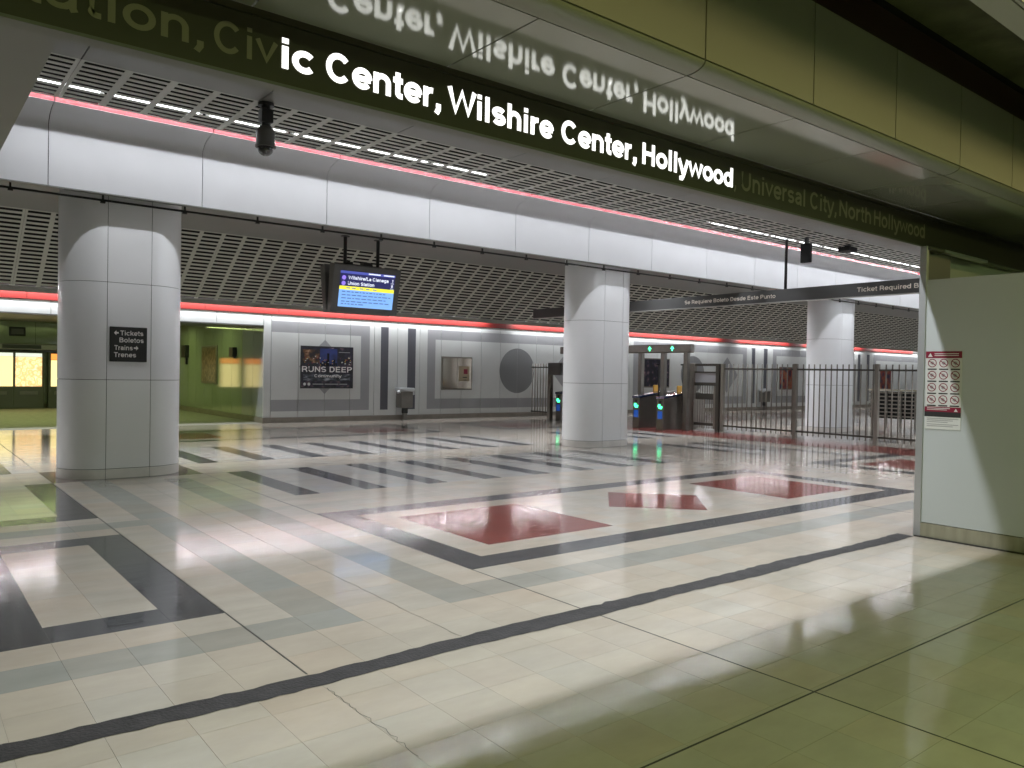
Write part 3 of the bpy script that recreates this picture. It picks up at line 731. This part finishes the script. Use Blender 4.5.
# train information display
mo = empty('information_display'); cy0 = 18.0
def quad(name, pts, m, par, t=.004):
    p = [Vector(q) for q in pts]; n = (p[1]-p[0]).cross(p[3]-p[0]).normalized(); bm = bmesh.new()
    A = [bm.verts.new(q) for q in p]; B = [bm.verts.new(q-n*t) for q in p]
    bm.faces.new(A)
    for i in range(4): bm.faces.new((A[i], B[i], B[(i+1)%4], A[(i+1)%4]))
    return obj(name, bm, m, par)
# two screens back to back, tilted down, in a wedge-shaped case
x0, x1 = 8.42, 10.28; zt, zb = 4.20, 3.02
for s, nm in ((-1, 'front_case'), (1, 'rear_case')):
    bm = bmesh.new(); prism(bm, [(cy0+s*.42, zt-.02), (cy0+s*.14, zt+.03), (cy0+s*.03, zb+.06), (cy0+s*.20, zb)], 'x', x0, x1)
    case_ = obj(nm, bm, M['housing'], mo, .015)
    if s == -1: front = case_
bx('link_bar', x0+.5, x0+.62, cy0-.16, cy0+.16, zt-.06, zt+.10, M['black'], mo); bx('top_box', x0+.95, x0+1.2, cy0-.1, cy0+.1, zt, zt+.13, M['black'], mo)
for x in (8.9, 9.82): cy('rod', (x, cy0, zt-.2), (x, cy0, 4.95), .045, M['black'], mo); cy('flange', (x, cy0, 4.93), (x, cy0, 4.95), .11, M['black'], mo)
pt, pb = Vector((0, cy0-.42, zt-.02)), Vector((0, cy0-.20, zb)); dn = (pb-pt); nn = Vector((0, dn.z, -dn.y)).normalized()
if nn.y > 0: nn = -nn
def sp(u, v, off=.006):  # u 0..1 across, v 0..1 down
    return Vector((x0+.18+u*(x1-x0-.34), 0, 0)) + pt+dn*(.125+v*.75) + nn*off
def sq(name, u0, u1, v0, v1, m, off): return quad(name, [sp(u0, v1, off), sp(u1, v1, off), sp(u1, v0, off), sp(u0, v0, off)], m, front)
sq('screen', 0, 1, 0, 1, M['scr_navy'], .005); sq('header_bar', 0, 1, 0, .07, M['scr_head'], .008)
sq('alert_bar', 0, 1, .42, .52, M['scr_yellow'], .008); sq('message_area', 0, 1, .52, 1, M['scr_blue'], .008)
for n_, v in enumerate((.56, .65, .74, .83, .90)):
    u = .05
    while u < (.8, .92, .86, .9, .4)[n_]:
        w = random.uniform(.03, .1); sq('text_line', u, u+w, v, v+.03, M['scr_ink'], .011); u += w+.02
for u in (.12, .22, .36, .47, .6): sq('text_line', u, u+.07, .455, .482, M['scr_ink'], .011)
sq('clock_text', .5, .72, .015, .05, M['scr_white'], .011); sq('clock_text', .78, .98, .015, .05, M['scr_white'], .011)
def dt(s, u0, u1, v, h): 
    text('lettering', s, M['scr_white'], front, sp(u0, v, .008), sp(u1, v, .008), -dn, h, .2)
dt('Wilshire/La Cienega', .14, .88, .225, .085); dt('Union Station', .14, .62, .38, .085)
dt('1', .945, .965, .215, .08); dt('min', .925, .985, .255, .025); dt('8', .935, .97, .36, .07); dt('min', .925, .985, .405, .025)
for v in (.19, .345):
    c = sp(.065, v, .010); bm = bmesh.new(); pts = []
    ux = Vector((1, 0, 0)); uv = -dn.normalized()
    f = [bm.verts.new(c+.055*(ux*math.cos(t)+uv*math.sin(t))) for t in (2*PI*k/16 for k in range(16))]; bm.faces.new(f); obj('line_bullet', bm, M['scr_purple'], front)
base_at(mo, 9.6, cy0, 4.95)
tag(mo, 'two-sided hanging train display showing Wilshire/La Cienega and Union Station', 'display')

# ------------------------------------------------------------ on the far wall
ps = empty('advertising_poster'); y = FY-.012
bx('frame', 9.66, 11.40, FY-.02, FY-.001, 1.02, 2.31, M['black'], ps, .004)
bx('print', 9.69, 11.37, y-.012, y-.008, 1.05, 2.28, M['city'], ps)
bx('sky', 10.28, 10.85, y-.014, y-.012, 1.70, 2.24, M['city_blue'], ps); bx('warm_lights', 9.72, 10.26, y-.0135, y-.012, 1.80, 2.20, M['city_warm'], ps)
bx('road', 9.75, 11.3, y-.0135, y-.012, 1.25, 1.46, M['city_road'], ps)
bx('tower', 10.51, 10.585, y-.0155, y-.014, 1.70, 2.1, M['void'], ps)
rg = random.Random(3)
for k in range(9):
    a = 10.28+.063*k; bx('building', a, a+.055, y-.0155, y-.014, 1.70, 1.74+rg.uniform(.02, .2), M['void'], ps)
for k in range(46):
    a, z = rg.uniform(9.75, 11.3), rg.uniform(1.68, 1.98); bx('city_light', a, a+rg.uniform(.012, .05), y-.0165, y-.0155, z, z+rg.uniform(.012, .035), [M['white'], M['crimson'], M['yellow']][k % 3], ps)
def pt_(s, xa, xb, z, h, m='letterw'): text('lettering', s, M[m], ps, (xa, y-.014, z), (xb, y-.014, z), (0, 0, 1), h, .17, .002)
pt_('RUNS DEEP', 9.70, 11.35, 1.52, .17); pt_('Community', 10.1, 11.0, 1.36, .09)
for a, b in ((10.05, 10.4), (10.44, 10.9), (10.93, 11.2)): bx('text_line', a, b, y-.015, y-.0135, 1.135, 1.165, M['greyink'], ps)
for a in (9.79, 9.93): cy('emblem', (a, y-.0155, 1.15), (a, y-.013, 1.15), .045, M['white'], ps, 14)
bx('text_line', 10.9, 11.28, y-.015, y-.013, 2.13, 2.15, M['greyink'], ps)
base_at(ps, 10.53, FY-.01, 1.02); tag(ps, 'dark night-city poster lettered RUNS DEEP on the far wall at left', 'poster')

def case(a, b, z0, z1, m, label, cat='poster'):
    r = empty('poster_case'); bx('frame', a, b, FY-.05, FY-.001, z0, z1, M['bronze'], r, .006); bx('print', a+.04, b-.04, FY-.056, FY-.05, z0+.05, z1-.05, m, r)
    base_at(r, (a+b)/2, FY-.02, z0); tag(r, label, cat); return r
r = case(14.71, 15.98, .98, 2.12, M['mirror'], 'bronze framed glass case with a reflecting front left of the grey disc')
bx('mullion', -.02, .0, -.04, -.03, .05, 1.09, M['bronze'], r)
bx('notice', .06, .5, -.046, -.042, .3, .82, mat('tan_notice', (.33, .27, .18), .4), r)
bx('mark', .26, .42, -.05, -.046, .55, .72, M['crimson'], r); bx('mark', .22, .4, -.05, -.046, .42, .45, M['ink'], r); bx('mark', .26, .38, -.05, -.046, .33, .35, M['ink'], r)
r = case(24.6, 26.5, 1.08, 2.33, M['city'], 'dark city poster seen through the ticket gate uprights')
case(34.9, 36.1, 1.0, 2.15, M['redmap'], 'red and orange poster seen through the fence left of the back column')
case(44.8, 46.5, 1.0, 2.2, M['redmap'], 'red poster seen through the fence above the dark louvred guard')

def fountain(cx, label):
    r = empty('drinking_fountain'); y = FY-.05
    bx('body', cx-.24, cx+.20, y-.36, y, .40, .93, M['steel'], r, .02); bas = bx('basin', cx-.30, cx+.24, y-.42, y, .93, 1.05, M['alu'], r, .03)
    cy('bubbler', (cx-.36, y-.3, .90), (cx-.25, y-.3, .93), .045, M['alu'], bas); bx('push_bar', cx+.20, cx+.27, y-.34, y-.14, .82, .96, M['alu'], r, .01)
    bx('neck', cx-.06, cx+.08, y-.24, y-.08, .22, .42, M['black'], r); bx('foot', cx-.05, cx+.07, y-.22, y-.1, 0, .24, M['steel'], r)
    base_at(r, cx, y-.2, 0); tag(r, label, 'fountain')
fountain(13.17, 'stainless steel drinking fountain on the far wall between two dark stripes')
fountain(33.4, 'stainless fountain on the far wall, seen through the fence bars')

# ------------------------------------------------------------ fence
FX = 18.7
def fence(y0, y1, posts, label):
    r = empty('fence')
    for y in posts: bx('post', FX-.05, FX+.05, y-.05, y+.05, 0, 1.97, M['bronze'], r, .008)
    ys = sorted(posts)
    for z in (1.80, .17): bx('rail', FX-.018, FX+.018, y0, y1, z, z+.045, M['brzdark'], r)
    bm = bmesh.new(); cyl(bm, (0, 0, .09), (0, 0, 1.96), .017, 8); pm = fin(bm); pm.materials.append(M['bronze'])
    y = y0+.078
    while y < y1:
        if all(abs(y-q) > .07 for q in posts): inst('picket', pm, r, (FX, y, 0))
        y += .155
    base_at(r, FX, (y0+y1)/2, 0); tag(r, label, 'fence'); return r
fence(5.0, 13.75, [13.8, 11.5, 9.32, 7.1], 'long bronze metal picket fence from the swing gate to the right partition')
fence(21.45, 22.35, [], 'short run of metal pickets beside the middle column and far wall')
# gate post rings
for n_, y in enumerate((11.5, 9.32)):
    pass

# accessible swing gate
ag = empty('swing_gate')
bx('post', FX-.07, FX+.07, 14.78, 14.98, 0, 1.98, M['bronze'], ag, .01); bx('post', FX-.08, FX+.08, 13.88, 14.0, 0, 1.97, M['brzdark'], ag, .01)
bx('top_rail', FX-.03, FX+.03, 14.0, 14.78, 1.90, 1.97, M['brzdark'], ag); bx('rail', FX-.03, FX+.03, 14.0, 14.78, 1.70, 1.74, M['brzdark'], ag)
bx('upper_panel', FX-.012, FX+.0, 14.0, 14.78, 1.42, 1.70, M['wallg'], ag)
bx('lock_rail', FX-.04, FX+.04, 14.0, 14.78, 1.33, 1.42, M['brzdark'], ag); bx('kick_plate', FX-.03, FX+.03, 14.06, 14.74, .93, 1.10, M['brzdark'], ag)
bx('bottom_rail', FX-.03, FX+.03, 14.0, 14.78, .16, .24, M['brzdark'], ag); bx('stile', FX-.035, FX+.035, 14.02, 14.10, .08, 1.4, M['bronze'], ag)
for k in range(7): cy('picket', (FX, 14.17+.085*k, .08), (FX, 14.17+.085*k, 1.35), .012, M['bronze'], ag, 8)
bx('side_panel', FX-.02, FX+.02, 14.98, 15.04, .55, 1.95, M['brzdark'], ag, .06)
base_at(ag, FX, 14.5, 0); tag(ag, 'bronze metal swing gate with solid plates right of the ticket gates', 'gate')

# overhead frame of the fare gates
of = empty('gate_portal'); bx('beam', 18.15, 18.35, 14.55, 20.2, 2.28, 2.53, M['steel'], of, .03)
for px_y in (14.75, 15.62, 16.52, 17.6, 18.6, 19.4): bx('upright', 18.18, 18.32, px_y-.07, px_y+.07, .9 if px_y > 15 else 0, 2.3, M['steel'], of, .01)
for y in (15.22, 16.10):
    bm = bmesh.new(); prism(bm, [(y-.07, 2.40), (y-.02, 2.40), (y-.02, 2.34), (y+.02, 2.34), (y+.02, 2.40), (y+.07, 2.40), (y, 2.48)], 'x', 18.14, 18.15); obj('green_arrow', bm, M['green'], of)
base_at(of, 18.25, 17, 0); tag(of, 'stainless overhead frame with green arrows above the ticket gates', 'frame')

def turnstile(y, label, x=17.65):
    r = empty('ticket_gate'); w = .13
    bm = bmesh.new(); prism(bm, [(x, 0), (x, .92), (x+.06, .97), (x+1.6, 1.12), (x+1.9, 1.05), (x+1.9, 0)], 'y', y-w, y+w); obj('cabinet', bm, M['steel'], r, .01)
    bm = bmesh.new(); prism(bm, [(x-.03, .91), (x-.02, .97), (x+1.2, 1.13), (x+1.25, 1.08)], 'y', y-w-.02, y+w+.02); obj('card_reader_top', bm, M['navy'], r, .008)
    bx('reader_slot', x-.006, x, y-.05, y+.04, .78, .86, M['black'], r); 
    bm = bmesh.new(); prism(bm, [(y-.09, .70), (y-.01, .70), (y-.01, .755), (y+.06, .755), (y+.08, .69), (y+.03, .62), (y-.07, .62)], 'x', x-.012, x-.004); obj('green_light', bm, M['green'], r)
    bx('blue_panel', x-.008, x, y-.09, y+.08, .33, .55, M['blued'], r)
    bx('barrier_paddle', x+.95, x+1.15, y+w, y+w+.06, 1.0, 1.30, M['yellow'], r, .02)
    bx('frame_bar', x+.73, x+.77, y-w-.12, y-w-.08, .5, 1.95, M['black'], r); bx('frame_bar', x+.73, x+.77, y-w-.12, y-w, 1.91, 1.95, M['black'], r)
    base_at(r, x+.9, y, 0); tag(r, label, 'turnstile', None)
def yat(px, x=17.65):
    # y where the column of pixels px meets the plane X=x
    t = (px-512)/782.12; a = math.atan(t)+math.radians(38.488); return x/math.tan(a)
turnstile(yat(636.5), 'ticket gate cabinet with green light and blue panel, nearest the middle column')
turnstile(yat(660.5), 'ticket gate cabinet with green light and blue panel, nearest the swing gate')
turnstile(19.95, 'ticket gate cabinet at the left end, in front of the short picket run', 17.9)
# tall enclosure left of the column
te = empty('gate_enclosure'); bx('cap', 18.2, 19.3, 20.2, 20.87, 1.55, 1.98, M['housing'], te, .02); bx('post', 18.2, 18.34, 20.73, 20.87, 0, 1.6, M['bronze'], te); bx('post', 19.1, 19.25, 20.3, 20.45, 0, 1.6, M['bronze'], te)
base_at(te, 18.7, 20.5, 0); tag(te, 'dark metal end enclosure at the far left end of the gate line', 'enclosure')

# louvred guard behind the fence
lg = empty('louvred_guard'); 
bx('backing', 26.25, 26.3, 10.2, 13.3, .3, 1.2, M['void'], lg)
for k in range(7): bx('slat', 26.15, 26.22, 10.2, 13.3, .36+.13*k, .40+.13*k, M['bronze'], lg)
for k in range(7): bx('upright', 26.14, 26.24, 10.3+.48*k, 10.34+.48*k, 0, 1.25, M['bronze'], lg)
bx('top_rail', 26.1, 26.28, 10.2, 13.3, 1.22, 1.28, M['base'], lg); base_at(lg, 26.2, 11.8, 0)
tag(lg, 'dark louvred guard rail standing behind the fence, beside the right partition', 'guard rail')

# ------------------------------------------------------------ lobby furniture
def vend(a, b, label, kind):
    r = empty('ticket_machine'); y = 33.1
    bx('cabinet', a, b, y, 33.44, .0, 2.05, M['housing'], r, .02)
    if kind == 0: bx('lit_map', a+.06, b-.08, y-.02, y, .80, 1.86, M['lit_print'], r); bx('lit_header', a+.06, b-.08, y-.02, y, 1.87, 2.0, M['lit_pale'], r)
    if kind == 1: bx('lit_panel', a+.06, b-.02, y-.02, y, .80, 1.86, M['lit_plain'], r); bx('lit_header', a+.06, b-.02, y-.02, y, 1.87, 2.0, M['lit_pale'], r)
    if kind == 2: bx('lit_panel', a+.08, b-.06, y-.02, y, .80, 1.76, M['lit_plain'], r); bx('lit_header', a+.08, b-.06, y-.02, y, 1.78, 2.0, M['lit_orange'], r)
    bx('keypad', a+.2, b-.2, y-.04, y, .5, .62, M['steel'], r)
    base_at(r, (a+b)/2, 33.3, .0); tag(r, label, 'machine')
vend(2.55, 3.46, 'yellow backlit ticket machine at the left edge of the picture', 1)
vend(3.46, 4.42, 'backlit map panel machine at left with speckled yellow print', 0)
vend(4.55, 5.35, 'orange topped backlit machine just left of the big column', 2)
vend(5.5, 6.4, 'backlit machine with orange header hidden behind the left column', 2)
sv = empty('bulkhead_shelf'); bx('canopy', 2.2, 6.6, 33.0, 33.5, 2.12, 2.34, M['steel'], sv, .02); bx('vent', 3.1, 4.3, 32.99, 33.0, 2.16, 2.3, M['black'], sv); base_at(sv, 4.4, 33.4, 2.12)
tag(sv, 'metal canopy over the lit ticket machines', 'canopy')
ex = empty('wall_vent'); bx('frame', 3.35, 3.87, 33.46, 33.5, 2.62, 2.95, M['black'], ex, .02); bx('screen', 3.42, 3.80, 33.45, 33.46, 2.69, 2.88, M['housing'], ex); base_at(ex, 3.6, 33.48, 2.62)
tag(ex, 'small black framed vent on the green-lit wall above the machines', 'vent')
mp_ = empty('map_case'); bx('frame', 8.53, 8.56, 26.6, 28.25, 1.05, 2.35, M['bronze'], mp_, .01); bx('map', 8.522, 8.53, 26.7, 28.15, 1.12, 2.28, M['map'], mp_); base_at(mp_, 8.55, 27.4, 1.05)
tag(mp_, 'bronze framed map on the green-lit side wall beyond the left column', 'map')
bk = empty('wall_fixture'); bx('box', 8.42, 8.56, 29.8, 30.3, 1.95, 2.4, M['black'], bk, .01); bx('bracket', 8.5, 8.56, 29.95, 30.1, 1.7, 1.95, M['black'], bk); base_at(bk, 8.55, 30.05, 1.7)
tag(bk, 'small black fixture high on the green-lit side wall left of the map', 'fixture')
bk = empty('wall_fixture'); bx('box', 8.42, 8.56, 24.75, 25.1, 1.95, 2.25, M['black'], bk, .01); bx('bracket', 8.5, 8.56, 24.85, 24.95, 1.9, 2.05, M['black'], bk); base_at(bk, 8.55, 24.9, 1.9)
tag(bk, 'small black fixture on the green-lit side wall right of the map', 'fixture')
